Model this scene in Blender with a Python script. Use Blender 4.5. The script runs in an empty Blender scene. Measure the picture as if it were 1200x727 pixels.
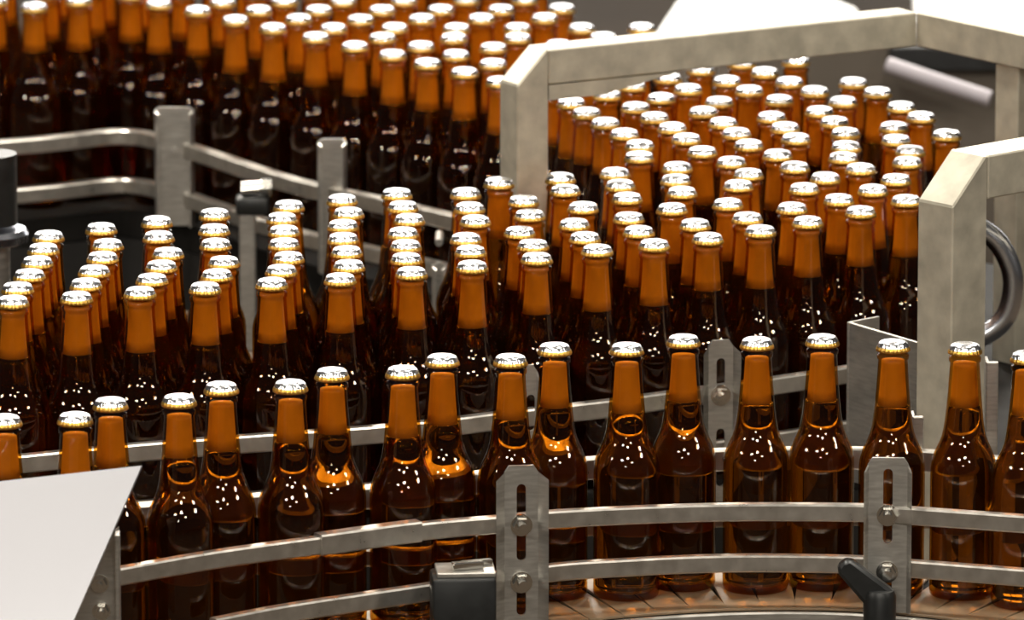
import bpy, bmesh, math, random
import numpy as np
from mathutils import Vector, Matrix

random.seed(4)
R = math.radians
scene = bpy.context.scene
COL = scene.collection

# ------------------------------------------------------------------ camera
ZB = 0.95                       # conveyor surface above the hall floor
F, TH, ZC = 9000.0, R(12.0), 0.2285   # focal length in pixels, tilt, cap height above the conveyor
CH = (F / 1310.0) * (math.sin(TH) + (409 - 363.5) / F * math.cos(TH)) + ZC   # eye above the conveyor
cam_d = bpy.data.cameras.new('camera')
cam_d.sensor_fit = 'HORIZONTAL'
cam_d.sensor_width = 36.0
cam_d.lens = 36.0 * F / 1200.0
cam_d.clip_start, cam_d.clip_end = 0.1, 200
cam_d.dof.use_dof = True
cam_d.dof.focus_distance = 6.95
cam_d.dof.aperture_fstop = 12.0
cam = bpy.data.objects.new('camera', cam_d)
COL.objects.link(cam)
cam.location = (0, 0, ZB + CH)
cam.rotation_euler = (R(90) - TH, 0, 0)
scene.camera = cam

# ------------------------------------------------------------------ light
world = bpy.data.worlds.new('world')
scene.world = world
world.use_nodes = True
world.node_tree.nodes['Background'].inputs[0].default_value = (1.0, 0.93, 0.84, 1)
world.node_tree.nodes['Background'].inputs[1].default_value = 0.05

def lamp(name, loc, target, size, watts, col=(1.0, 0.93, 0.82)):
    l = bpy.data.lights.new(name, 'AREA')
    l.shape = 'ELLIPSE'
    l.size, l.size_y = size
    l.energy = watts
    l.color = col
    o = bpy.data.objects.new(name, l)
    COL.objects.link(o)
    o.location = loc
    o.rotation_euler = (Vector(target) - Vector(loc)).to_track_quat('-Z', 'Y').to_euler()
    return o

MIDP = (0, 7.3, ZB)
for x in (-3.4, -0.6, 2.2):                       # unseen back lights, added to brighten tops and make the bottles glow
    lamp('added_back_lamp', (x, 13.0, 5.2), MIDP, (1.2, 1.2), 380)
for x, y, p in ((-1.6, 7.8, 170), (1.4, 7.4, 170), (-1.25, 4.3, 50)):            # lamps over the line
    lamp('hall_lamp_over', (x, y, 5.6), (x * .5, 7.2, ZB), (0.8, 0.8), p)
for x, y, z, sx, sy in ((-6.6, 3.4, 4.3, 1.6, .6), (-2.5, -0.9, 5.2, 1.6, .6), (0.6, 0.5, 4.8, 1.2, .5), (3.6, -2.6, 5.2, 1.5, .6), (6.4, 3.9, 4.5, 1.4, .6), (-1.0, -6.8, 4.6, 1.4, .5)):   # lamps on the camera's side
    lamp('hall_lamp_near', (x, y, z), MIDP, (sx, sy), 118)

vs = scene.view_settings
vs.view_transform = 'Standard'
vs.look = 'None'
vs.gamma = 1
vs.use_curve_mapping = False
vs.exposure = -0.25
cy = scene.cycles
cy.max_bounces = 14
cy.transmission_bounces = 10
cy.transparent_max_bounces = 40
cy.glossy_bounces = 5
cy.diffuse_bounces = 3
cy.sample_clamp_indirect = 6.0
cy.blur_glossy = 0.0
cy.use_denoising = True

# ------------------------------------------------------------------ pixel helpers
def W(px, py, z):
    """photo pixel -> point on the horizontal plane z above the conveyor (x, y)"""
    u = (px - 600.0) / F
    v = (py - 363.5) / F
    dz = math.sin(TH) + v * math.cos(TH)
    dy = math.cos(TH) - v * math.sin(TH)
    t = (CH - z) / dz
    return (u * t, dy * t)

def ZAT(py, Y):
    """height above the conveyor of a photo row at distance Y"""
    return CH - Y * math.tan(TH + math.atan((py - 363.5) / F))

def XAT(px, py, Y):
    v = (py - 363.5) / F
    return (px - 600.0) / F * Y / (math.cos(TH) - v * math.sin(TH))

def P3(px, py, Y):
    return Vector((XAT(px, py, Y), Y, ZB + ZAT(py, Y)))

# ------------------------------------------------------------------ materials
def newmat(name):
    m = bpy.data.materials.new(name)
    m.use_nodes = True
    nt = m.node_tree
    return m, nt, nt.nodes['Principled BSDF']

def plain(name, col, rough=.5, metal=0.0, noise=None, bump=0.0, scale=40, stretch=(1, 1, 1), coat=0.0):
    m, nt, b = newmat(name)
    b.inputs['Base Color'].default_value = (*col, 1)
    b.inputs['Roughness'].default_value = rough
    b.inputs['Metallic'].default_value = metal
    b.inputs['Coat Weight'].default_value = coat
    if noise or bump:
        tc = nt.nodes.new('ShaderNodeTexCoord')
        mp = nt.nodes.new('ShaderNodeMapping')
        mp.inputs['Scale'].default_value = stretch
        nz = nt.nodes.new('ShaderNodeTexNoise')
        nz.inputs['Scale'].default_value = scale
        nz.inputs['Detail'].default_value = 5
        nt.links.new(tc.outputs['Object'], mp.inputs[0])
        nt.links.new(mp.outputs[0], nz.inputs['Vector'])
        if noise:
            rp = nt.nodes.new('ShaderNodeValToRGB')
            rp.color_ramp.elements[0].position = .3
            rp.color_ramp.elements[1].position = .7
            rp.color_ramp.elements[0].color = (*[c * (1 - noise) for c in col], 1)
            rp.color_ramp.elements[1].color = (*[min(1, c * (1 + noise * .5)) for c in col], 1)
            nt.links.new(nz.outputs[0], rp.inputs[0])
            nt.links.new(rp.outputs[0], b.inputs['Base Color'])
            mr = nt.nodes.new('ShaderNodeMapRange')
            mr.inputs['To Min'].default_value = max(0, rough - .08)
            mr.inputs['To Max'].default_value = min(1, rough + .1)
            nt.links.new(nz.outputs[0], mr.inputs[0])
            nt.links.new(mr.outputs[0], b.inputs['Roughness'])
        if bump:
            bp = nt.nodes.new('ShaderNodeBump')
            bp.inputs['Strength'].default_value = bump
            bp.inputs['Distance'].default_value = .001
            nt.links.new(nz.outputs[0], bp.inputs['Height'])
            nt.links.new(bp.outputs[0], b.inputs['Normal'])
    return m

M = {}
M['steel'] = plain('brushed_steel', (.52, .50, .46), .38, .85, .18, .08, 60, (1, 1, 6))
M['frame'] = plain('satin_frame_steel', (.55, .51, .41), .45, .4, .22, .05, 45, (1, 1, 1))
M['rail'] = plain('rail_steel', (.60, .57, .52), .30, .85, .15, .05, 80)
M['bright'] = plain('bright_sheet_steel', (.66, .66, .70), .30, .9)
M['bolt'] = plain('bolt_steel', (.75, .73, .68), .18, 1.0)
M['cap'] = plain('cap_silver', (.88, .88, .90), .23, 1.0)
M['gold'] = plain('cap_gold', (.80, .48, .10), .36, 1.0)
M['foam'] = plain('beer_foam', (.72, .46, .18), .8, 0, .05, 0, 120)
M['black'] = plain('black_plastic', (.012, .013, .013), .38, 0, .3, .1, 60)
M['chain'] = plain('acetal_chain_plate', (.25, .17, .10), .42, 0, .25, .06, 70)
M['bed'] = plain('conveyor_bed', (.012, .011, .010), .7, 0, .3, 0, 20)
for nt_ in (M['bed'].node_tree,):
    nt_.nodes['Principled BSDF'].inputs['Specular IOR Level'].default_value = .08
M['floor'] = plain('hall_floor', (.075, .055, .038), .85, 0, .3, .05, 2)
M['floor'].node_tree.nodes['Principled BSDF'].inputs['Specular IOR Level'].default_value = .15
M['wall'] = plain('hall_wall', (.32, .29, .24), .8, 0, .1, 0, 3)
M['panel'] = plain('machine_panel', (.12, .10, .08), .55, .2, .12, 0, 6)
M['dark'] = plain('dark_machine', (.015, .014, .013), .6, .2, .3, 0, 8)
M['white'] = plain('white_enamel', (.85, .85, .84), .4, 0, .04, 0, 5)
M['lilac'] = plain('lilac_plastic', (.45, .42, .46), .6, 0, .05)
M['chrome'] = plain('chrome_pipe', (.62, .64, .70), .25, 1.0)

def glass_mat():
    m = bpy.data.materials.new('amber_glass')
    m.use_nodes = True
    nt = m.node_tree
    nt.nodes.clear()
    out = nt.nodes.new('ShaderNodeOutputMaterial')
    tr = nt.nodes.new('ShaderNodeBsdfTransparent')
    tr.inputs[0].default_value = (.74, .46, .12, 1)
    gl = nt.nodes.new('ShaderNodeBsdfGlossy')
    gl.inputs['Roughness'].default_value = .015
    fr = nt.nodes.new('ShaderNodeFresnel')
    fr.inputs[0].default_value = 1.5
    ge = nt.nodes.new('ShaderNodeNewGeometry')
    iv = nt.nodes.new('ShaderNodeMath'); iv.operation = 'SUBTRACT'; iv.inputs[0].default_value = 1
    mu = nt.nodes.new('ShaderNodeMath'); mu.operation = 'MULTIPLY'
    nt.links.new(ge.outputs['Backfacing'], iv.inputs[1])
    nt.links.new(iv.outputs[0], mu.inputs[0])
    nt.links.new(fr.outputs[0], mu.inputs[1])
    mx = nt.nodes.new('ShaderNodeMixShader')
    nt.links.new(mu.outputs[0], mx.inputs[0])
    nt.links.new(tr.outputs[0], mx.inputs[1])
    nt.links.new(gl.outputs[0], mx.inputs[2])
    nt.links.new(mx.outputs[0], out.inputs[0])
    return m
M['glass'] = glass_mat()

def beer_mat():
    m, nt, b = newmat('amber_beer')
    b.inputs['Base Color'].default_value = (.62, .45, .17, 1)
    b.inputs['Transmission Weight'].default_value = 1
    b.inputs['Roughness'].default_value = .03
    b.inputs['IOR'].default_value = 1.36
    df = nt.nodes.new('ShaderNodeBsdfDiffuse')          # the faint haze of the beer
    df.inputs[0].default_value = (.16, .075, .016, 1)
    mx = nt.nodes.new('ShaderNodeMixShader')
    mx.inputs[0].default_value = .05
    nt.links.new(b.outputs[0], mx.inputs[1])
    nt.links.new(df.outputs[0], mx.inputs[2])
    nt.links.new(mx.outputs[0], nt.nodes['Material Output'].inputs[0])
    return m
M['beer'] = beer_mat()

# ------------------------------------------------------------------ mesh helpers
def mesh_obj(name, bm, mat, parent=None, smooth=True, loc=None):
    me = bpy.data.meshes.new(name)
    bmesh.ops.recalc_face_normals(bm, faces=bm.faces)
    for e in bm.edges:
        if len(e.link_faces) == 2 and e.calc_face_angle(0) > .6:
            e.smooth = False
    bm.to_mesh(me)
    bm.free()
    if smooth:
        for p in me.polygons:
            p.use_smooth = True
    me.materials.append(M[mat])
    o = bpy.data.objects.new(name, me)
    COL.objects.link(o)
    if parent:
        o.parent = parent
    if loc:
        o.location = loc
    return o

def thing(name, label, cat, loc=(0, 0, 0), group=None, rz=0.0):
    o = bpy.data.objects.new(name, None)
    COL.objects.link(o)
    o.location = loc
    o.rotation_euler = (0, 0, rz)
    o['label'] = label
    o['category'] = cat
    if group:
        o['group'] = group
    return o

def lathe(bm, prof, seg, rmod=None, cap0=False, cap1=False):
    rings = []
    for i, (r, z) in enumerate(prof):
        ring = []
        for k in range(seg):
            a = 2 * math.pi * k / seg
            rr = r + (rmod(i, a) if rmod else 0)
            ring.append(bm.verts.new((rr * math.cos(a), rr * math.sin(a), z)))
        rings.append(ring)
    for a, b in zip(rings, rings[1:]):
        for k in range(seg):
            bm.faces.new((a[k], a[(k + 1) % seg], b[(k + 1) % seg], b[k]))
    if cap0:
        bm.faces.new(rings[0][::-1])
    if cap1:
        bm.faces.new(rings[-1])
    return rings

def box(bm, c, s, rz=0.0, bev=0.0):
    r = bmesh.ops.create_cube(bm, size=1)
    vs_ = r['verts']
    bmesh.ops.scale(bm, vec=s, verts=vs_)
    if bev:
        es = list({e for v in vs_ for e in v.link_edges})
        rb = bmesh.ops.bevel(bm, geom=es, offset=bev, segments=2, affect='EDGES', profile=.5)
        vs_ = list({v for f in rb['faces'] for v in f.verts} | {v for v in vs_ if v.is_valid})
    bmesh.ops.rotate(bm, verts=vs_, cent=(0, 0, 0), matrix=Matrix.Rotation(rz, 3, 'Z'))
    bmesh.ops.translate(bm, verts=vs_, vec=c)
    return vs_

def prism(bm, poly, origin, ax, ay, depth, bev=0.0):
    """polygon (in axes ax, ay from origin) extruded by the vector depth"""
    o, ax, ay, d = Vector(origin), Vector(ax), Vector(ay), Vector(depth)
    lo = [bm.verts.new(o + ax * a + ay * b) for a, b in poly]
    hi = [bm.verts.new(o + ax * a + ay * b + d) for a, b in poly]
    fs = [bm.faces.new(lo), bm.faces.new(hi[::-1])]
    n = len(poly)
    for i in range(n):
        fs.append(bm.faces.new((lo[i], hi[i], hi[(i + 1) % n], lo[(i + 1) % n])))
    if bev:
        es = list({e for f in fs for e in f.edges})
        bmesh.ops.bevel(bm, geom=es, offset=bev, segments=1, affect='EDGES')

def cyl(bm, p0, p1, r0, r1=None, seg=16, caps=True):
    p0, p1 = Vector(p0), Vector(p1)
    r1 = r0 if r1 is None else r1
    d = (p1 - p0).normalized()
    q = d.to_track_quat('Z', 'Y').to_matrix()
    a_, b_ = [], []
    for k in range(seg):
        a = 2 * math.pi * k / seg
        v = q @ Vector((math.cos(a), math.sin(a), 0))
        a_.append(bm.verts.new(p0 + v * r0))
        b_.append(bm.verts.new(p1 + v * r1))
    for k in range(seg):
        bm.faces.new((a_[k], a_[(k + 1) % seg], b_[(k + 1) % seg], b_[k]))
    if caps:
        bm.faces.new(a_[::-1])
        bm.faces.new(b_)

def smooth_line(pts, n=10):
    """Catmull-Rom through 2D/3D points"""
    P = [Vector(p) for p in pts]
    P = [P[0] * 2 - P[1]] + P + [P[-1] * 2 - P[-2]]
    out = []
    for i in range(1, len(P) - 2):
        for k in range(n):
            t = k / n
            a, b, c, d = P[i - 1], P[i], P[i + 1], P[i + 2]
            out.append(.5 * ((2 * b) + (c - a) * t + (2 * a - 5 * b + 4 * c - d) * t * t + (3 * b - a - 3 * c + d) * t ** 3))
    out.append(P[-2])
    return out

def bar(bm, line, z, h, t, ch=.0015, off=0.0):
    """flat bar of height h, thickness t swept along a plan line at height z"""
    L = [Vector((p[0], p[1])) for p in line]
    sec = [(-t/2+ch, -h/2), (t/2-ch, -h/2), (t/2, -h/2+ch), (t/2, h/2-ch), (t/2-ch, h/2), (-t/2+ch, h/2), (-t/2, h/2-ch), (-t/2, -h/2+ch)]
    rings = []
    for i, p in enumerate(L):
        d = (L[min(i + 1, len(L) - 1)] - L[max(i - 1, 0)]).normalized()
        nrm = Vector((-d.y, d.x))
        rings.append([bm.verts.new((*(p + nrm * (a + off)), ZB + z + b)) for a, b in sec])
    for a, b in zip(rings, rings[1:]):
        for k in range(8):
            bm.faces.new((a[k], a[(k + 1) % 8], b[(k + 1) % 8], b[k]))
    bm.faces.new(rings[0][::-1])
    bm.faces.new(rings[-1])

def pipe(bm, line, r, seg=14):
    L = [Vector(p) for p in line]
    rings = []
    for i, p in enumerate(L):
        d = (L[min(i + 1, len(L) - 1)] - L[max(i - 1, 0)]).normalized()
        q = d.to_track_quat('Z', 'Y').to_matrix()
        rings.append([bm.verts.new(p + q @ Vector((r * math.cos(2*math.pi*k/seg), r * math.sin(2*math.pi*k/seg), 0))) for k in range(seg)])
    for a, b in zip(rings, rings[1:]):
        best = min(range(seg), key=lambda s: (a[0].co - b[s].co).length)
        for k in range(seg):
            bm.faces.new((a[k], a[(k + 1) % seg], b[(k + 1 + best) % seg], b[(k + best) % seg]))
    bm.faces.new(rings[0][::-1])
    bm.faces.new(rings[-1])

def slot_outline(cx, z0, z1, w, n=6):
    r = w / 2
    pts = []
    for k in range(n + 1):
        a = math.pi * k / n
        pts.append((cx + r * math.cos(a), z1 - r + r * math.sin(a)))
    for k in range(n + 1):
        a = math.pi + math.pi * k / n
        pts.append((cx + r * math.cos(a), z0 + r + r * math.sin(a)))
    return pts

def slotted_plate(outline, holes, t):
    """plate in local X-Z with real slots cut through; front at y=0, back at y=t"""
    cu = bpy.data.curves.new('plate_curve', 'CURVE')
    cu.dimensions = '2D'
    cu.fill_mode = 'BOTH'
    cu.extrude = t / 2
    for poly in [outline] + holes:
        sp = cu.splines.new('POLY')
        sp.points.add(len(poly) - 1)
        for p, (a, b) in zip(sp.points, poly):
            p.co = (a, b, 0, 1)
        sp.use_cyclic_u = True
    ob = bpy.data.objects.new('plate_curve', cu)
    COL.objects.link(ob)
    dg = bpy.context.evaluated_depsgraph_get()
    me = bpy.data.meshes.new_from_object(ob.evaluated_get(dg))
    bpy.data.objects.remove(ob)
    bpy.data.curves.remove(cu)
    bm = bmesh.new()
    bm.from_mesh(me)
    bpy.data.meshes.remove(me)
    bmesh.ops.remove_doubles(bm, verts=bm.verts, dist=1e-6)
    bmesh.ops.rotate(bm, verts=bm.verts, cent=(0, 0, 0), matrix=Matrix.Rotation(R(90), 3, 'X'))
    bmesh.ops.translate(bm, verts=bm.verts, vec=(0, t / 2, 0))
    return bm

def struct(o):
    o['kind'] = 'structure'
    return o

# ------------------------------------------------------------------ the hall
bm = bmesh.new(); box(bm, (0, 9, -.05), (26, 34, .1)); struct(mesh_obj('floor', bm, 'floor', smooth=False))
bm = bmesh.new(); box(bm, (0, 26.1, 4), (26, .2, 8)); struct(mesh_obj('wall_back', bm, 'wall', smooth=False))
mw, ntw, bw_ = newmat('added_glow_pane')  # glow for the unseen panels added on the back wall
bw_.inputs['Base Color'].default_value = (.8, .85, .9, 1)
bw_.inputs['Emission Color'].default_value = (1.0, .97, .93, 1)
bw_.inputs['Emission Strength'].default_value = 5.5
M['pane'] = mw
for k in range(5):                                # unseen glowing window panels, added to whiten caps and beam tops
    wx = -9.2 + 4.6 * k
    bm = bmesh.new()
    for sx in (-2.05, 0, 2.05): box(bm, (wx + sx, 25.96, 4.6), (.10, .06, 5.0))
    for sz in (2.15, 4.6, 7.05): box(bm, (wx, 25.96, sz), (4.2, .06, .10))
    wo = struct(mesh_obj(f'glow_panel_{k + 1}', bm, 'steel', smooth=False))
    bm = bmesh.new(); box(bm, (wx, 25.985, 4.6), (4.0, .02, 4.8)); mesh_obj('pane', bm, 'pane', wo, smooth=False)

# ------------------------------------------------------------------ bottles: prototype meshes
PROF = [(.0000, .006), (.0200, .0045), (.0262, .0008), (.0280, 0.0), (.0294, .0012), (.0300, .005), (.0300, .030), (.0300, .075), (.0300, .110),
        (.02985, .1165), (.0292, .1220), (.0280, .1270), (.0262, .1320), (.0241, .1365), (.0220, .1410), (.0202, .1460), (.0188, .1520), (.0176, .1600), (.0166, .1690),
        (.0157, .179), (.0148, .190), (.0140, .202), (.0135, .2110), (.0133, .2140), (.0143, .2150), (.0146, .2172), (.0143, .2190), (.0129, .2200), (.0128, .2270)]

def bottle_mesh():
    bm = bmesh.new()
    lathe(bm, PROF[1:], 36, cap0=True, cap1=True)
    return bm

def rad_at(z):
    for (r0, z0), (r1, z1) in zip(PROF[3:], PROF[4:]):
        if z0 <= z <= z1:
            return r0 + (r1 - r0) * (z - z0) / max(1e-9, z1 - z0)
    return PROF[-1][0]

def beer_mesh(level):
    bm = bmesh.new()
    zs = [.006, .010, .03, .07, .110, .1165, .122, .127, .132, .1365, .141, .146, .152, .160, .169]
    zs = [z for z in zs if z < level - .003] + [level]
    pr = [(rad_at(z) - .0016, z) for z in zs]
    pr[0] = (pr[1][0] - .003, pr[0][1])
    pr.append((rad_at(level) - .0029, level))
    lathe(bm, pr, 32, cap0=True)
    return bm

def foam_mesh(level, top):
    bm = bmesh.new()
    zs = [level, level + .010, .190, .202, .2110, .2140, .2150, .2172, .2190]
    zs = [z for k, z in enumerate(zs) if z < top - .001 and (k < 2 or z > level + .012)] + [top]
    pr = [(rad_at(z) - .0029, z) for z in zs]
    lathe(bm, pr, 24, cap0=True, cap1=True)
    return bm

NT = 21
def cap_mesh():
    bm = bmesh.new()
    pr = [(.0141, .2260), (.0138, .2267), (.0135, .2275), (.0132, .2287), (.0125, .2299), (.0112, .2308), (.0080, .2315), (.004, .2318)]
    amp = [.0004, .0004, .0003, .00012, 0, 0, 0, 0]
    lathe(bm, pr, NT * 4, rmod=lambda i, a: amp[i] * math.cos(NT * a), cap1=True)
    return bm

def rim_mesh():
    bm = bmesh.new()
    pr = [(.0134, .2222), (.0142, .2218), (.0149, .2222), (.0151, .2231), (.0147, .2245), (.0141, .2260)]
    amp = [.0002, .0005, .0006, .0006, .0005, .0004]
    lathe(bm, pr, NT * 4, rmod=lambda i, a: amp[i] * math.cos(NT * a))
    return bm

LEVELS = [.1695, .1722, .1745, .1775]
def proto(name, bm, mat):
    me = bpy.data.meshes.new(name)
    bmesh.ops.recalc_face_normals(bm, faces=bm.faces)
    bm.to_mesh(me); bm.free()
    for p in me.polygons:
        p.use_smooth = True
    me.materials.append(M[mat])
    return me
ME_GLASS = proto('bottle_glass', bottle_mesh(), 'glass')
ME_BEER = [proto('beer', beer_mesh(l), 'beer') for l in LEVELS]
ME_FOAM = [proto('foam', foam_mesh(l, .2190), 'foam') for l in LEVELS]
ME_FOAM_LOW = [proto('foam', foam_mesh(l, .2135), 'foam') for l in LEVELS]
ME_CAP = proto('crown_cap', cap_mesh(), 'cap')
ME_RIM = proto('crimped_rim', rim_mesh(), 'gold')

def part(name, me, parent, label=None):
    o = bpy.data.objects.new(name, me)
    COL.objects.link(o)
    o.parent = parent
    if label:
        o['label'] = label
    return o

def bottle(x, y, label, group, lv, low=False):
    t = thing('beer_bottle', label, 'bottle', (x, y, ZB), group, random.uniform(0, 6.28))
    part('bottle_glass', ME_GLASS, t)
    part('beer', ME_BEER[lv], t)
    part('foam', (ME_FOAM_LOW if low else ME_FOAM)[lv], t, 'orange foam in the neck')
    c = part('crown_cap', ME_CAP, t, 'silver crown cap')
    part('crimped_rim', ME_RIM, c, 'gold crimped cap edge')
    return t

# bottle places: pixel of the top of each cap in the photograph, laid on the plane of the caps
FRONT = [(5,487),(88,484.5),(131,467),(217,465.5),(259,448.7),(345,446.5),(387,432.7),(473.3,429.5),(516,416),(598.3,416),(650,402.7),(734.7,402.7),(801,393),(887.5,396),(963.3,392.7),(1046.7,398.7),(1131,402),(1204,412)]
FILES = [
 [(16,346.5),(21,331.7),(33.8,317),(43.7,301),(50.8,286),(56.7,271)],
 [(89.5,342),(100.5,327.5),(110.3,312),(120.3,295.8),(127,280.7),(118.7,262)],
 [(166.7,338),(177.7,322),(189.3,306),(197,291),(185,271.7),(183.8,254)],
 [(243.2,332.8),(254,316.5),(262.4,301.2),(252.7,280.3),(251,263.5),(251.5,245.3)],
 [(321.3,328),(329.7,311.2),(338,296),(333,280),(333,265),(330.5,250),(338.8,235.5)],
 [(399,321.3),(408.8,305.5),(406.3,289.2),(402.2,273.7),(402,258.3),(408.3,243.8),(400.5,228.3)],
 [(482.2,313.7),(476.2,297.2),(475.5,281.7),(472.5,267.5),(479.7,251.3),(472.2,236.3),(465,221.2)],
 [(553.3,306.2),(551.3,288.3),(546.3,273.8),(557.5,253),(550.3,237.8),(545.8,220.8)]]
PACK = [(628.8,296.7),(701.2,286.7),(767,280.8),(827.5,273.7),(891,264.7),(946.7,254.2),(1008.8,242.2),(1062,229),
 (584.7,208.3),(613.7,229.5),(620.3,246.2),(608.7,266.2),(624.7,281.2),(656.7,203),(662.3,217),(683.2,237.3),(673,256.8),(685.8,273),
 (720.8,197.2),(727,211.2),(735,226.3),(737,249.5),(748.5,265.3),(749.2,178),(751.5,164.3),(733,151),(793.7,190.5),(792,205),(799.2,219.5),(788.8,238.8),(814.5,257.2),
 (806,156.8),(822.8,172),(789.5,143.8),(861.3,150.7),(877.5,164.2),(857.2,184.2),(876.7,198.7),(865.5,211.3),(852,233.3),(875.8,249.5),
 (918.3,143.8),(932.7,156.7),(911.2,175.8),(931.3,190),(942.6,215.1),(928.3,238),(969.8,202),(983.6,228),(990.8,150.2),(991.5,165.8),(988.2,178.8),(1007,192.5),(1023.3,216.7),
 (1049.2,205),(1047.7,143.2),(1050.8,158.8),(1066,170.9),(1061.7,184.2),(1109.5,152.1),(1000,91.2),(1028.3,102.5),(954.7,101.4),(988,113.3),(1056.2,119.5),(1079.2,131.3),(960.6,125),(978,137),
 (822.2,75.8),(852,89.2),(878,100.5),(895.3,78.3),(915,66.7),(886.7,68.3),(925.3,90.5),(842.8,113.9),(822.8,125.5),(806,99),(845.3,138.3),(913.3,111.7),(903.3,131.7),
 (779.2,85.3),(741.7,94.5),(771.3,109.5),(743.3,120),(674.7,114.2),(689.7,125.8),(711.7,137.8),(765.5,132.2),(702,106),(751,76),(655,103)]
BACK = [(0,-3),(33.5,1.7),(91,-5),(186,-1),(231.7,7),(260.8,-3),(275.8,18),(303.3,6.7),(320,27.5),(333.3,-4),(350,16.7),(373.3,6.3),(370,38),(390.8,27.5),
 (415.8,48.7),(448.3,38.7),(422.5,17.5),(447.5,6.3),(402,-4),(462.5,27.2),(460,58.7),(473.3,-5),(494.2,16.7),(516.7,5.8),(535,27.5),(531.7,39),(493.3,48.7),(500.8,68.8),(534.7,58.7),(544.2,79.2),(546.7,-6),(564.2,16.2),(587,5.8),(577.5,50.5),(577.5,69.2),(585.8,90),(606.5,27.4),(606.5,39),(615,-6),(658.3,4.2),(638.3,15.8),(681.7,27.5),(752,27),
 (61,-13),(115,-17),(145,-13),(212,-14),(300,-14)]
spots = []           # [x, y, set, file index, place in file]
def put(px, py, s, i=0, j=0):
    x, y = W(px, py + 4, ZC)
    spots.append([x, y, s, i, j])
for p in FRONT: put(*p, 'front')
for i, fl in enumerate(FILES):
    for j, p in enumerate(fl): put(*p, 'file', i, j)
for p in PACK: put(*p, 'pack')
for p in BACK: put(*p, 'back')
# bottles whose caps the frame beam or the picture's edge cuts off: the crowd goes on
cand = []
py = 92.0
while py > -60:
    for k in range(60):
        px = -60 + 13.0 * k
        lo_edge = 90 if 640 < px < 720 else 75
        if px < 640 and not py < -8:
            continue
        if px >= 640 and not ((py < lo_edge) and py > 28 + max(0, (px - 750)) * .22 and px < 880 and py > 34 - (px - 640) * .02):
            continue
        cand.append((px, py))
    py -= 3.0
random.shuffle(cand)
cand.sort(key=lambda c: -c[1])
P = [s[:2] for s in spots]
for px, py in cand:
    x, y = W(px, py + 4, ZC)
    if all((x - a) ** 2 + (y - b) ** 2 > .0605 ** 2 for a, b in P):
        P.append((x, y))
        spots.append([x, y, 'back' if px < 640 else 'pack', 0, 0])
# rail lines in plan (their bars are built further down)
ZU, ZL, ZO, ZA, ZR, ZR2 = .0905, .0385, .100, .0845, .086, .030
up = [W(a, b, ZU) for a, b in [(136,676),(250,656),(372,639),(490,623),(590,614),(640,609),(735,604),(820,601),(900,600),(1010,601),(1075,605),(1215,615)]]
Bp = [W(a, b, ZO) for a, b in [(20,622),(100,611),(180,603),(303,592),(431,583),(555,566),(688,549),(842,539),(922,537),(1002,537),(1085,540),(1165,547),(1230,556)]]
Ap = [W(a, b, ZA) for a, b in [(-30,549),(40,542),(150,531),(250,523),(345,516),(440,509),(520,501),(600,491),(700,480),(760,472),(840,461),(920,450),(1035,432)]]
Rp = [W(a, b, ZR) for a, b in [(-30,176),(60,168),(140,160),(190,167),(250,186),(300,203),(360,221),(450,241),(540,262),(600,277)]]
RL = np.array([tuple(p) for ln in (up, Bp, Ap, Rp) for p in smooth_line(ln, 24)])
# push apart any two bottles that stand closer than a bottle's width, and off the rails
A = np.array([s[:2] for s in spots]); A0 = A.copy()
for it in range(400):
    D = A[:, None] - A[None]
    d = np.hypot(D[..., 0], D[..., 1]); np.fill_diagonal(d, 9)
    ov = np.clip(.0604 - d, 0, None)
    A += (D / d[..., None] * (ov * .5)[..., None]).sum(1) * .8
    E = A[:, None] - RL[None]
    e = np.hypot(E[..., 0], E[..., 1]); k = e.argmin(1); r_ = np.arange(len(A))
    pen = np.clip(.0375 - e[r_, k], 0, None)
    A += E[r_, k] / e[r_, k][:, None] * pen[:, None]
    if ov.max() < 1e-4 and pen.max() < 1e-4: break
for s, a in zip(spots, A):
    s[0], s[1] = a
ORD = ['first', 'second', 'third', 'fourth', 'fifth', 'sixth', 'seventh', 'eighth', 'ninth', 'tenth', 'eleventh', 'twelfth', 'thirteenth', 'fourteenth', 'fifteenth', 'sixteenth', 'seventeenth', 'eighteenth']
n_front = n_pack = 0
EDGE = [BACK.index(p) for p in [(585.8,90),(544.2,79.2),(500.8,68.8),(460,58.7),(415.8,48.7),(370,38),(320,27.5),(275.8,18),(231.7,7),(186,-1)]]
n_back = 0
for x, y, s, i, j in spots:
    lv = random.choice([0, 1, 1, 2, 2, 3])
    if s == 'front':
        bottle(x, y, f'amber beer bottle, {ORD[n_front]} in the zigzag row counting from the sloping cover sheet', 'bottles in the curved lane', lv, True)
        n_front += 1
    elif s == 'file':
        bottle(x, y, f'amber beer bottle, {ORD[j]} from the middle rail in the {ORD[i]} file from the black cylinder', 'bottles queued in straight files', lv)
    elif s == 'pack':
        if n_pack < 8:
            lab = f'amber beer bottle touching the middle rail, {ORD[n_pack]} of the crowd counting from the straight files'
        else:
            lab = 'amber beer bottle inside the dense crowd between the frame beam and the middle rail'
        bottle(x, y, lab, 'bottles crowded under the frame', lv)
        n_pack += 1
    else:
        if n_back in EDGE:
            lab = f'amber beer bottle along the rear rail, {ORD[EDGE.index(n_back)]} counting from the long frame post'
        else:
            lab = 'amber beer bottle deep in the crowd behind the rear guide rail'
        bottle(x, y, lab, 'bottles behind the rear rail', lv)
        n_back += 1

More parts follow.
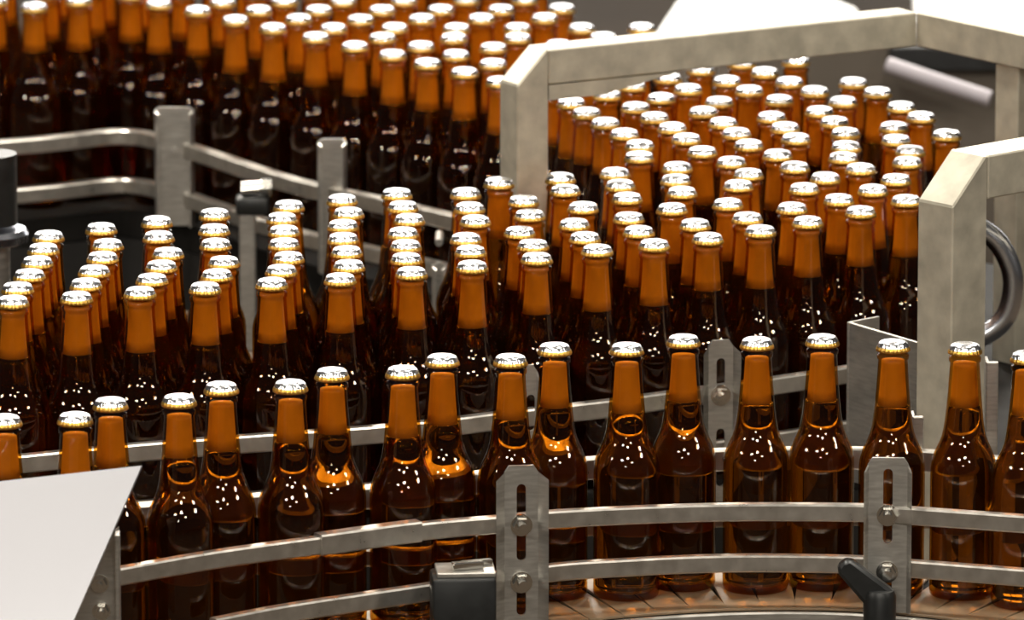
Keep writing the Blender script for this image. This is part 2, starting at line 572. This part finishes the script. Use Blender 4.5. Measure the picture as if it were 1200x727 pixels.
# ------------------------------------------------------------------ front lane: curved chain
fr = np.array([(s[0], s[1]) for s in spots if s[2] == 'front'])
cf = np.polyfit(fr[:, 0], fr[:, 1], 4)
lane = lambda x: float(np.polyval(cf, max(-.5, min(.52, x))) + (0 if -.5 <= x <= .52 else (np.polyval(np.polyder(cf), -.5 if x < 0 else .52) * (x + .5 if x < 0 else x - .52))))
conv = thing('curved_conveyor', 'curved tan plate chain conveyor carrying the zigzag row of bottles', 'conveyor', (0, 0, 0))
plate_me = None
x = -.62
while x < .66:
    d = Vector((1, (lane(x + .002) - lane(x - .002)) / .004)).normalized()
    if plate_me is None:
        bm = bmesh.new()
        prism(bm, [(-.0165, -.080), (.0165, -.080), (.0163, .070), (-.0163, .070)], (0, 0, -.0030), (1, 0, 0), (0, 1, 0), (0, 0, .0025), .0004)
        o = mesh_obj('chain_plate', bm, 'chain', conv, smooth=False)
        plate_me = o.data
    else:
        o = part('chain_plate', plate_me, conv)
    o.location = (x, lane(x), ZB)
    o.rotation_euler = (0, 0, math.atan2(d.y, d.x))
    x += .0375 * d.x
lane_pts = [(x, lane(x)) for x in np.linspace(-.66, .7, 40)]
bm = bmesh.new(); bar(bm, lane_pts, -.0245, .04, .155); mesh_obj('chain_bed', bm, 'bed', conv)
bm = bmesh.new(); bar(bm, lane_pts, -.038, .07, .006, off=-.0842); mesh_obj('side_frame', bm, 'steel', conv)
bm = bmesh.new(); bar(bm, lane_pts, -.045, .07, .006, off=.0752); mesh_obj('side_frame', bm, 'steel', conv)
for lx in (-.45, .05, .5):
    bm = bmesh.new(); box(bm, (lx, lane(lx), (ZB - .05) / 2), (.04, .06, ZB - .05), 0, .003); mesh_obj('leg', bm, 'steel', conv, smooth=False)

# ------------------------------------------------------------------ brackets and rails
def bracket(parent, px, py_top, Y, width, z_bot, bolts, rz, slots, flange=.011, splay=40):
    """slotted channel plate with bent flanges; bolts at heights above the conveyor"""
    zt = ZAT(py_top, Y)
    X = XAT(px, py_top, Y)
    w = width / 2
    h = zt - z_bot
    ol = [(-w, 0), (w, 0), (w, h - .006), (w - .004, h), (-w + .004, h), (-w, h - .006)]
    bm = slotted_plate(ol, [slot_outline(0, a - z_bot, b - z_bot, .0085) for a, b in slots], .003)
    for s in (-1, 1):
        a = R(splay) * 1
        dx, dy = math.cos(a) * flange * s, -math.sin(a) * flange
        prism(bm, [(0, 0), (0, h - .006), (1, h - .012), (1, 0)], (s * w, 0, 0), (dx, dy, 0), (0, 0, 1), (-s * .0018, .0018, 0))
    o = mesh_obj('bracket', bm, 'steel', parent, smooth=False)
    o.location = (X, Y, ZB + z_bot)
    o.rotation_euler = (0, 0, rz)
    for bz in bolts:
        bm = bmesh.new()
        z = bz - z_bot
        cyl(bm, (0, .002, z), (0, -.0015, z), .0098, seg=20)           # washer
        cyl(bm, (0, -.0015, z), (0, -.0075, z), .0082, .0078, seg=6)   # nut
        cyl(bm, (0, -.0075, z), (0, -.0150, z), .0044, seg=12)         # stud end
        cyl(bm, (0, .002, z), (0, .012, z), .0036, seg=12)
        mesh_obj('bolt', bm, 'bolt', o, smooth=False)
    return o

rail = thing('guide_rail', 'twin-bar steel guide rail bent round the near side of the zigzag row', 'guide rail')
upl = smooth_line([(a, b) for a, b in up], 8)
iL = 8 * 2 + 1; iM = 8 * 3
bm = bmesh.new(); bar(bm, upl[:iL], ZU, .0155, .011); mesh_obj('upper_bar', bm, 'rail', rail)
bm = bmesh.new(); bar(bm, upl[iL - 1:iM + 1], ZU + .001, .0185, .015, off=-.001); mesh_obj('splice_sleeve', bm, 'rail', rail)
bm = bmesh.new(); bar(bm, upl[iM:], ZU, .0155, .011); mesh_obj('upper_bar', bm, 'rail', rail)
lo = [W(a, b, ZL) for a, b in [(250,735),(340,718),(500,694),(640,672),(735,665),(820,661),(900,660),(1010,662),(1075,667),(1215,678)]]
lol = smooth_line([(a, b) for a, b in lo], 8)
bm = bmesh.new(); bar(bm, lol[:20], ZL, .0155, .011); mesh_obj('lower_bar', bm, 'rail', rail)
bm = bmesh.new(); bar(bm, lol[20:], ZL, .0155, .011); mesh_obj('lower_bar', bm, 'rail', rail)
Yb1, Yb2 = up[4][1] - .006, up[9][1] - .010
bracket(rail, 611, 546, Yb1, .030, .001, (ZU, ZL), R(8), ((.058, .128), (.008, .043)))
bracket(rail, 1041, 537, Yb2, .036, .001, (ZU, ZL), R(-3), ((.064, .133), (.008, .043)), .007, 62)

# outer rail of the curved lane
outer = thing('guide_rail', 'single-bar steel guide rail along the far side of the zigzag row', 'guide rail')
bm = bmesh.new(); bar(bm, smooth_line(Bp, 8), ZO, .020, .012); mesh_obj('upper_bar', bm, 'rail', outer)
bm = bmesh.new(); bar(bm, smooth_line(Bp, 8), .045, .016, .010); mesh_obj('lower_bar', bm, 'rail', outer)
for px, pt, w_ in ((1076, 488, .010), (1163, 424, .011)):
    q = W(px, 541, ZO)
    Y = q[1] + .016
    bm = bmesh.new()
    zt = ZAT(pt, Y)
    X_ = XAT(px, pt, Y)
    box(bm, (X_, Y, ZB + (zt - .05) / 2), (w_, .006, zt + .05), 0, .001)
    box(bm, (X_ - w_ / 2 + .001, Y + .012, ZB + (zt - .05) / 2), (.003, .024, zt + .05), 0, .0008)
    mesh_obj('bracket', bm, 'steel', outer, smooth=False)

# middle rail in front of the files
mid = thing('guide_rail', 'long steel guide rail stopping the straight files of bottles', 'guide rail')
apl = smooth_line(Ap, 8)
bm = bmesh.new(); bar(bm, apl, ZA, .0165, .012); mesh_obj('upper_bar', bm, 'rail', mid)
bm = bmesh.new(); bar(bm, apl, .03, .016, .010); mesh_obj('lower_bar', bm, 'rail', mid)
YA = Ap[10][1] - .010
bracket(mid, 845, 399, YA, .024, -.02, (ZA,), R(12), ((.075, .121), (-.005, .052)), .009, 45)
# small dark bracket behind the zigzag row, at the rail's splice
YA2 = Ap[7][1] - .010
bracket(mid, 622, 428, YA2, .012, -.02, (), R(10), ((.075, .110),), .004, 60)

# folded end plate beside the frame post
q0 = Vector((*W(995, 378, .155), 0)); q1 = Vector((*W(1080, 403, .155), 0)); q2 = Vector((*W(1031, 371, .155), 0))
endp = thing('end_plate', 'folded sheet-steel end plate closing the middle rail beside the frame post', 'plate', (0, 0, 0))
def sheet(name, a, b, z0, z1, t, mat, par):
    d = (b - a); L = d.length; d.normalize()
    n = Vector((-d.y, d.x, 0))
    bm = bmesh.new()
    prism(bm, [(0, z0), (L, z0), (L, z1), (0, z1)], a + Vector((0, 0, ZB)), d, (0, 0, 1), n * t, .0005)
    return mesh_obj(name, bm, mat, par, smooth=False)
sheet('face', q0, q1, .0, .155, .003, 'steel', endp)
sheet('return_flange', q0, q2, .0, .155, .003, 'steel', endp)

# rear rail
rear = thing('guide_rail', 'twin-bar steel guide rail with tall brackets before the rear crowd of bottles', 'guide rail')
rl = smooth_line(Rp, 8)
bm = bmesh.new(); bar(bm, rl[:17], ZR, .0165, .014); mesh_obj('upper_bar', bm, 'rail', rear)
bm = bmesh.new(); bar(bm, rl[16:], ZR, .0165, .014); mesh_obj('upper_bar', bm, 'rail', rear)
bm = bmesh.new(); bar(bm, rl, ZR2, .0165, .014); mesh_obj('lower_bar', bm, 'rail', rear)
def chan(px0, px1, pt, Y, z0, par, name='bracket', mat='steel'):
    """tall channel post, two flanges, between two pixel columns"""
    X0, X1 = XAT(px0, pt, Y), XAT(px1, pt, Y)
    zt = ZAT(pt, Y)
    w = X1 - X0
    ol = [(0, z0), (w, z0), (w, zt - .004), (w - .005, zt), (.005, zt), (0, zt - .004)]
    bm = bmesh.new()
    prism(bm, ol, (X0, Y, ZB), (1, 0, 0), (0, 0, 1), (0, .003, 0))
    prism(bm, [(0, z0), (.012, z0), (.012, zt - .006), (0, zt - .004)], (X0, Y, ZB), (.3, -.95, 0), (0, 0, 1), (.002, 0, 0))
    prism(bm, [(0, z0), (.012, z0), (.012, zt - .006), (0, zt - .004)], (X1, Y, ZB), (-.3, -.95, 0), (0, 0, 1), (-.002, 0, 0))
    cyl(bm, ((X0 + X1) / 2, Y - .002, ZB + ZR), ((X0 + X1) / 2, Y + .045, ZB + ZR), .004)
    return mesh_obj(name, bm, mat, par, smooth=False)
chan(181, 227, 126, Rp[3][1] - .050, .001, rear)
chan(372, 406, 163, Rp[6][1] - .038, .001, rear)
chan(506, 523, 308, Rp[8][1] - .10, -.10, rear)
# clamp on a post below the rear rail
Yc = Rp[5][1] - .06
kp = thing('clamp_post', 'slim grey post topped by a black clamp with a shiny bolt', 'clamp')
bm = bmesh.new(); p = P3(290, 250, Yc); zt = p.z
box(bm, (p.x, Yc, (zt + ZB - .10) / 2), (.018, .018, zt - ZB + .10), 0, .002); mesh_obj('post', bm, 'steel', kp, smooth=False)
bm = bmesh.new(); p2 = P3(296, 240, Yc); box(bm, p2, (.036, .03, .020), 0, .004); mesh_obj('clamp', bm, 'black', kp)
bm = bmesh.new(); p3 = P3(283, 222, Yc); p4 = P3(314, 219, Yc)
cyl(bm, p3, p4, .0075); cyl(bm, p4 - Vector((.007, 0, 0)), p4 + Vector((.004, 0, 0)), .011, seg=6); mesh_obj('bolt', bm, 'bolt', kp, smooth=False)
# black cylinder with chrome collar
Yl = 7.55
cp = thing('black_cylinder', 'black upright cylinder standing on a chrome collar beside the files', 'cylinder')
bm = bmesh.new(); a = P3(-12, 262, Yl); b = P3(-12, 180, Yl); cyl(bm, (a.x, a.y, a.z), (a.x, a.y, b.z), .028, seg=28); mesh_obj('barrel', bm, 'black', cp)
bm = bmesh.new(); c0 = P3(-8, 285, Yl); lathe(bm, [(.030, 0), (.036, .002), (.037, .010), (.034, .015), (.022, .017)], 28, cap0=True, cap1=True)
mesh_obj('collar', bm, 'chrome', cp, loc=(a.x + .002, Yl, c0.z))
bm = bmesh.new(); cyl(bm, (a.x, Yl, ZB - .1), (a.x, Yl, c0.z + .002), .020, seg=20); mesh_obj('stem', bm, 'steel', cp)

# ------------------------------------------------------------------ wide conveyors under the queues
def slab(name, label, poly, legs):
    t = thing(name, label, 'conveyor')
    bm = bmesh.new(); prism(bm, poly, (0, 0, ZB - .0305), (1, 0, 0), (0, 1, 0), (0, 0, .03)); mesh_obj('belt', bm, 'bed', t, smooth=False)
    bm = bmesh.new(); prism(bm, [(a, b + .0) for a, b in poly], (0, 0, ZB - .10), (1, 0, 0), (0, 1, 0), (0, 0, .068)); mesh_obj('bed_frame', bm, 'dark', t, smooth=False)
    for lx, ly in legs:
        bm = bmesh.new(); box(bm, (lx, ly, (ZB - .10) / 2), (.06, .06, ZB - .10), 0, .004); mesh_obj('leg', bm, 'steel', t, smooth=False)
fy = lambda x: float(np.interp(x, [p[0] for p in Ap], [p[1] for p in Ap])) - .004
ry = lambda x: float(np.interp(x, [p[0] for p in Rp], [p[1] for p in Rp])) + .010
xs = np.linspace(-.72, .50, 60)
poly = [(x, fy(x)) for x in xs] + [(.62, 7.35), (.62, 8.1), (.52, 8.2), (.28, 8.45), (0.0, 8.05), (-.05, 7.62), (-.30, 7.55), (-.72, 7.45)]
slab('mat_conveyor', 'wide dark conveyor carrying the straight files and the crowd under the frame', poly, [(-.6, 7.2), (.5, 7.5), (.2, 8.0)])
poly2 = [(x, ry(x)) for x in np.linspace(-.75, -.02, 60)] + [(-.006, 8.07), (.27, 8.46), (.20, 8.75), (-.75, 8.95)]
slab('mat_conveyor', 'wide dark conveyor carrying the crowd behind the rear guide rail', poly2, [(-.6, 8.6), (.0, 8.5)])

# ------------------------------------------------------------------ welded frame
def welded(name, label, pfoot, d, H, L, w, hb, c, z0=-ZB):
    """post with chamfered corner and a beam; d = beam direction in plan, foot at the outer near corner"""
    t = thing(name, label, 'frame')
    d = Vector((d[0], d[1], 0)).normalized()
    n = Vector((-d.y, d.x, 0))                       # away from the camera
    o = Vector((pfoot[0], pfoot[1], ZB))
    bm = bmesh.new(); prism(bm, [(0, z0), (w, z0), (w, H), (c, H), (0, H - c)], o, d, (0, 0, 1), n * w, .0015); mesh_obj('post', bm, 'frame', t, smooth=False)
    bm = bmesh.new(); prism(bm, [(w + .0005, H - hb), (L, H - hb), (L, H - .0006), (w + .0005, H - .0006)], o, d, (0, 0, 1), n * w, .0015); mesh_obj('beam', bm, 'frame', t, smooth=False)
    return t, o, d, n
# frame standing between the middle rail and the curved lane
H1 = .345
ft = Vector(W(1158, 182, H1))
d1 = Vector((math.cos(R(42)), math.sin(R(42))))
w1 = .046
foot = ft - d1 * w1                                  # near outer corner of the end face
t1, o1, _, n1 = welded('steel_frame', 'pale welded steel frame post with chamfered corner beside the end plate', foot, d1, H1, .75, w1, .042, .043)
# frame over the crowd
Yp = W(620, 196, ZC)[1]
H2 = ZAT(58, Yp)
a2 = Vector(W(641, 58, H2)); b2 = Vector(W(1075, 14, H2)); e2 = Vector(W(1215, 44, H2))
d2 = (b2 - a2).normalized()
w2 = .036
foot2 = a2 - d2 * .034
L2 = (b2 - foot2).length
t2, o2, d2v, n2 = welded('steel_frame', 'long welded steel frame with a bright top beam spanning the crowd of bottles', foot2, d2, H2, L2, w2, .036, .034, .0005)
bm = bmesh.new(); prism(bm, [(w2 + .0005, H2 - .037), (w2 + .15, H2 - .037), (w2 + .065, H2 - .052), (w2 + .0005, H2 - .052)], o2, d2v, (0, 0, 1), n2 * .006); mesh_obj('gusset', bm, 'frame', t2, smooth=False)
d3 = Vector((*(e2 - b2).normalized(), 0))
n3 = Vector((-d3.y, d3.x, 0))
bm = bmesh.new(); prism(bm, [(-.002, H2 - .036), ((e2 - b2).length + .3, H2 - .036), ((e2 - b2).length + .3, H2), (-.002, H2)], Vector((b2.x, b2.y, ZB)), d3, (0, 0, 1), n3 * .09, .0015); mesh_obj('beam', bm, 'frame', t2, smooth=False)
pb = b2 + (e2 - b2).normalized() * (e2 - b2).length * .60
bm = bmesh.new(); prism(bm, [(0, .0005), (.036, .0005), (.036, H2 - .0365), (0, H2 - .0365)], Vector((pb.x, pb.y, ZB)) + n3 * .01, d3, (0, 0, 1), n3 * .04, .001); mesh_obj('post', bm, 'frame', t2, smooth=False)

# ------------------------------------------------------------------ foreground left: sloping cover sheet and side plate
cov = thing('cover_sheet', 'bright sloping stainless cover sheet before the end of the twin-bar rail', 'cover')
Yt, Yo = 6.33, 6.20
TL, TR = P3(-60, 571, Yt), P3(166, 546, Yt)
BR = P3(72, 760, Yo); BL = BR + (TL - TR) * .62
bm = bmesh.new()
nn = (TR - TL).cross(BL - TL).normalized()
vs1 = [bm.verts.new(v) for v in (TL, TR, BR, BL)]
vs2 = [bm.verts.new(v + nn * .003) for v in (TL, TR, BR, BL)]
bm.faces.new(vs1); bm.faces.new(vs2[::-1])
for i in range(4): bm.faces.new((vs1[i], vs2[i], vs2[(i + 1) % 4], vs1[(i + 1) % 4]))
mesh_obj('sheet', bm, 'bright', cov, smooth=False)
Ys = Yt + .035
bm = bmesh.new()
pts = [P3(139, 618, Ys), P3(139, 800, Ys), P3(30, 800, Ys), P3(60, 690, Ys)]
f1 = [bm.verts.new(v) for v in pts]; f2 = [bm.verts.new(v + Vector((0, .004, 0))) for v in pts]
bm.faces.new(f1); bm.faces.new(f2[::-1])
for i in range(4): bm.faces.new((f1[i], f2[i], f2[(i + 1) % 4], f1[(i + 1) % 4]))
pl = mesh_obj('side_plate', bm, 'steel', cov, smooth=False)
bm = bmesh.new(); e0 = P3(138, 622, Ys); e1 = P3(138, 800, Ys)
box(bm, (e0.x, Ys - .008, (e0.z + e1.z) / 2), (.004, .020, e0.z - e1.z), 0, .001); mesh_obj('edge_strip', bm, 'steel', cov, smooth=False)
for px, py in ((117, 684), (119, 716)):
    bm = bmesh.new(); p = P3(px, py, Ys)
    cyl(bm, p, p - Vector((0, .002, 0)), .008, seg=18); cyl(bm, p - Vector((0, .002, 0)), p - Vector((0, .008, 0)), .0062, seg=6); cyl(bm, p - Vector((0, .008, 0)), p - Vector((0, .013, 0)), .003, seg=10)
    mesh_obj('bolt', bm, 'bolt', pl, smooth=False)

# ------------------------------------------------------------------ clamp block and lever on the lower bar
blk = thing('clamp_block', 'black square clamp block with a bright metal jaw gripping the lower bar', 'clamp')
Yk = lo[2][1] - .035
c0, c1 = P3(505, 678, Yk), P3(580, 678, Yk)
bw = c1.x - c0.x
zt = ZB + ZAT(679, Yk - .022)
bm = bmesh.new(); box(bm, ((c0.x + c1.x) / 2, Yk, zt - .045), (bw, .044, .09), R(4), .003); mesh_obj('block', bm, 'black', blk)
bm = bmesh.new(); box(bm, ((c0.x + c1.x) / 2 + .002, Yk + .002, zt + .0022), (bw * .92, .040, .0045), R(4), .001); mesh_obj('jaw', bm, 'steel', blk, smooth=False)
bm = bmesh.new(); box(bm, ((c0.x + c1.x) / 2 + .004, Yk - .004, zt + .008), (bw * .5, .008, .007), R(18), .001)
box(bm, ((c0.x + c1.x) / 2 + .012, Yk + .010, zt + .007), (bw * .5, .006, .005), R(18), .001); mesh_obj('jaw_pin', bm, 'bolt', blk, smooth=False)

lev = thing('clamp_lever', 'black tapered clamp lever on the slotted bracket with two round bolts', 'lever')
Yv = Yb2 - .030
bm = bmesh.new()
a, b = P3(992, 664, Yv), P3(1036, 706, Yv)
ax = (b - a); Lx = ax.length; ax.normalize()
ay = Vector((0, 0, 1)) - ax * ax.z; ay.normalize()
prism(bm, [(-.004, -.009), (-.007, .0), (-.003, .008), (Lx, .014), (Lx, -.014)], a + Vector((0, .008, 0)), ax, ay, (0, -.016, 0), .003)
mesh_obj('arm', bm, 'black', lev)
bm = bmesh.new(); h = P3(1031, 690, Yv)
hz = h.z
lathe(bm, [(.013, -.075), (.0145, -.07), (.0145, -.006), (.0125, -.001), (.006, 0)], 24, cap0=True, cap1=True)
mesh_obj('hub', bm, 'black', lev, loc=(h.x, Yv - .002, hz))

# ------------------------------------------------------------------ machinery beyond, out of focus
mc = thing('machine_cabinet', 'brown-grey machine cabinet beyond the frame with a pale pipe across it', 'machine')
Ym = 9.35
a, b = P3(880, 46, Ym), P3(1240, 46, Ym)
bm = bmesh.new(); box(bm, ((a.x + b.x) / 2, Ym + .03, a.z / 2), (b.x - a.x, .06, a.z), 0, .01); mesh_obj('cabinet_body', bm, 'panel', mc, smooth=False)
bm = bmesh.new(); box(bm, ((a.x + b.x) / 2 + .1, Ym - .012, P3(0, 66, Ym).z), (.24, .02, .03), R(0), .002); mesh_obj('dark_slot', bm, 'black', mc, smooth=False)
bm = bmesh.new(); pipe(bm, [P3(1040, 76, Ym - .1), P3(1090, 93, Ym - .12), P3(1160, 116, Ym - .14)], .010); mesh_obj('pipe', bm, 'lilac', mc)
ZT = -.15
for lab, pts in (('white machine table top glaring behind the long frame beam', [(768,40),(803,-12),(950,-12),(1004,10),(1004,40)]),
                 ('white machine table top glaring behind the corner of the long frame', [(1074,24),(1070,-14),(1320,-14),(1320,70),(1200,52)])):
    mt = thing('machine_table', lab, 'table')
    pl_ = [W(a, b, ZT) for a, b in pts]
    bm = bmesh.new(); prism(bm, pl_, (0, 0, ZB + ZT - .03), (1, 0, 0), (0, 1, 0), (0, 0, .03), .002); mesh_obj('table_top', bm, 'white', mt, smooth=False)
    for (lx, ly) in (pl_[1], pl_[2]):
        cxm = sum(p[0] for p in pl_) / 5; cym = sum(p[1] for p in pl_) / 5
        lx, ly = lx * .8 + cxm * .2, ly * .8 + cym * .2
        bm = bmesh.new(); box(bm, (lx, ly, (ZB + ZT - .03) / 2), (.04, .04, ZB + ZT - .031)); mesh_obj('leg', bm, 'steel', mt, smooth=False)
# right edge: chrome bend in front of a dark machine
dm = thing('dark_machine', 'dark machine housing with a grey panel beyond the frame post', 'machine')
Yd = 8.6
a, b = P3(1125, 235, Yd), P3(1260, 235, Yd)
bm = bmesh.new(); box(bm, ((a.x + b.x) / 2 + .06, Yd + .15, a.z / 2), (b.x - a.x, .3, a.z), 0, .006); mesh_obj('housing', bm, 'dark', dm, smooth=False)
bm = bmesh.new(); g0 = P3(1193, 235, Yd - .02); box(bm, (g0.x + .06, Yd - .008, g0.z - .07), (.12, .012, .13), 0, .003); mesh_obj('panel', bm, 'panel', dm, smooth=False)
cb = thing('bent_pipe', 'bent chrome pipe curving beside the frame post', 'pipe')
Yq = 7.45
bm = bmesh.new()
pipe(bm, smooth_line([P3(1140, 262, Yq), P3(1170, 285, Yq), P3(1187, 325, Yq), P3(1180, 368, Yq), P3(1155, 392, Yq), P3(1120, 402, Yq)], 6), .0105)
mesh_obj('pipe_bend', bm, 'chrome', cb)
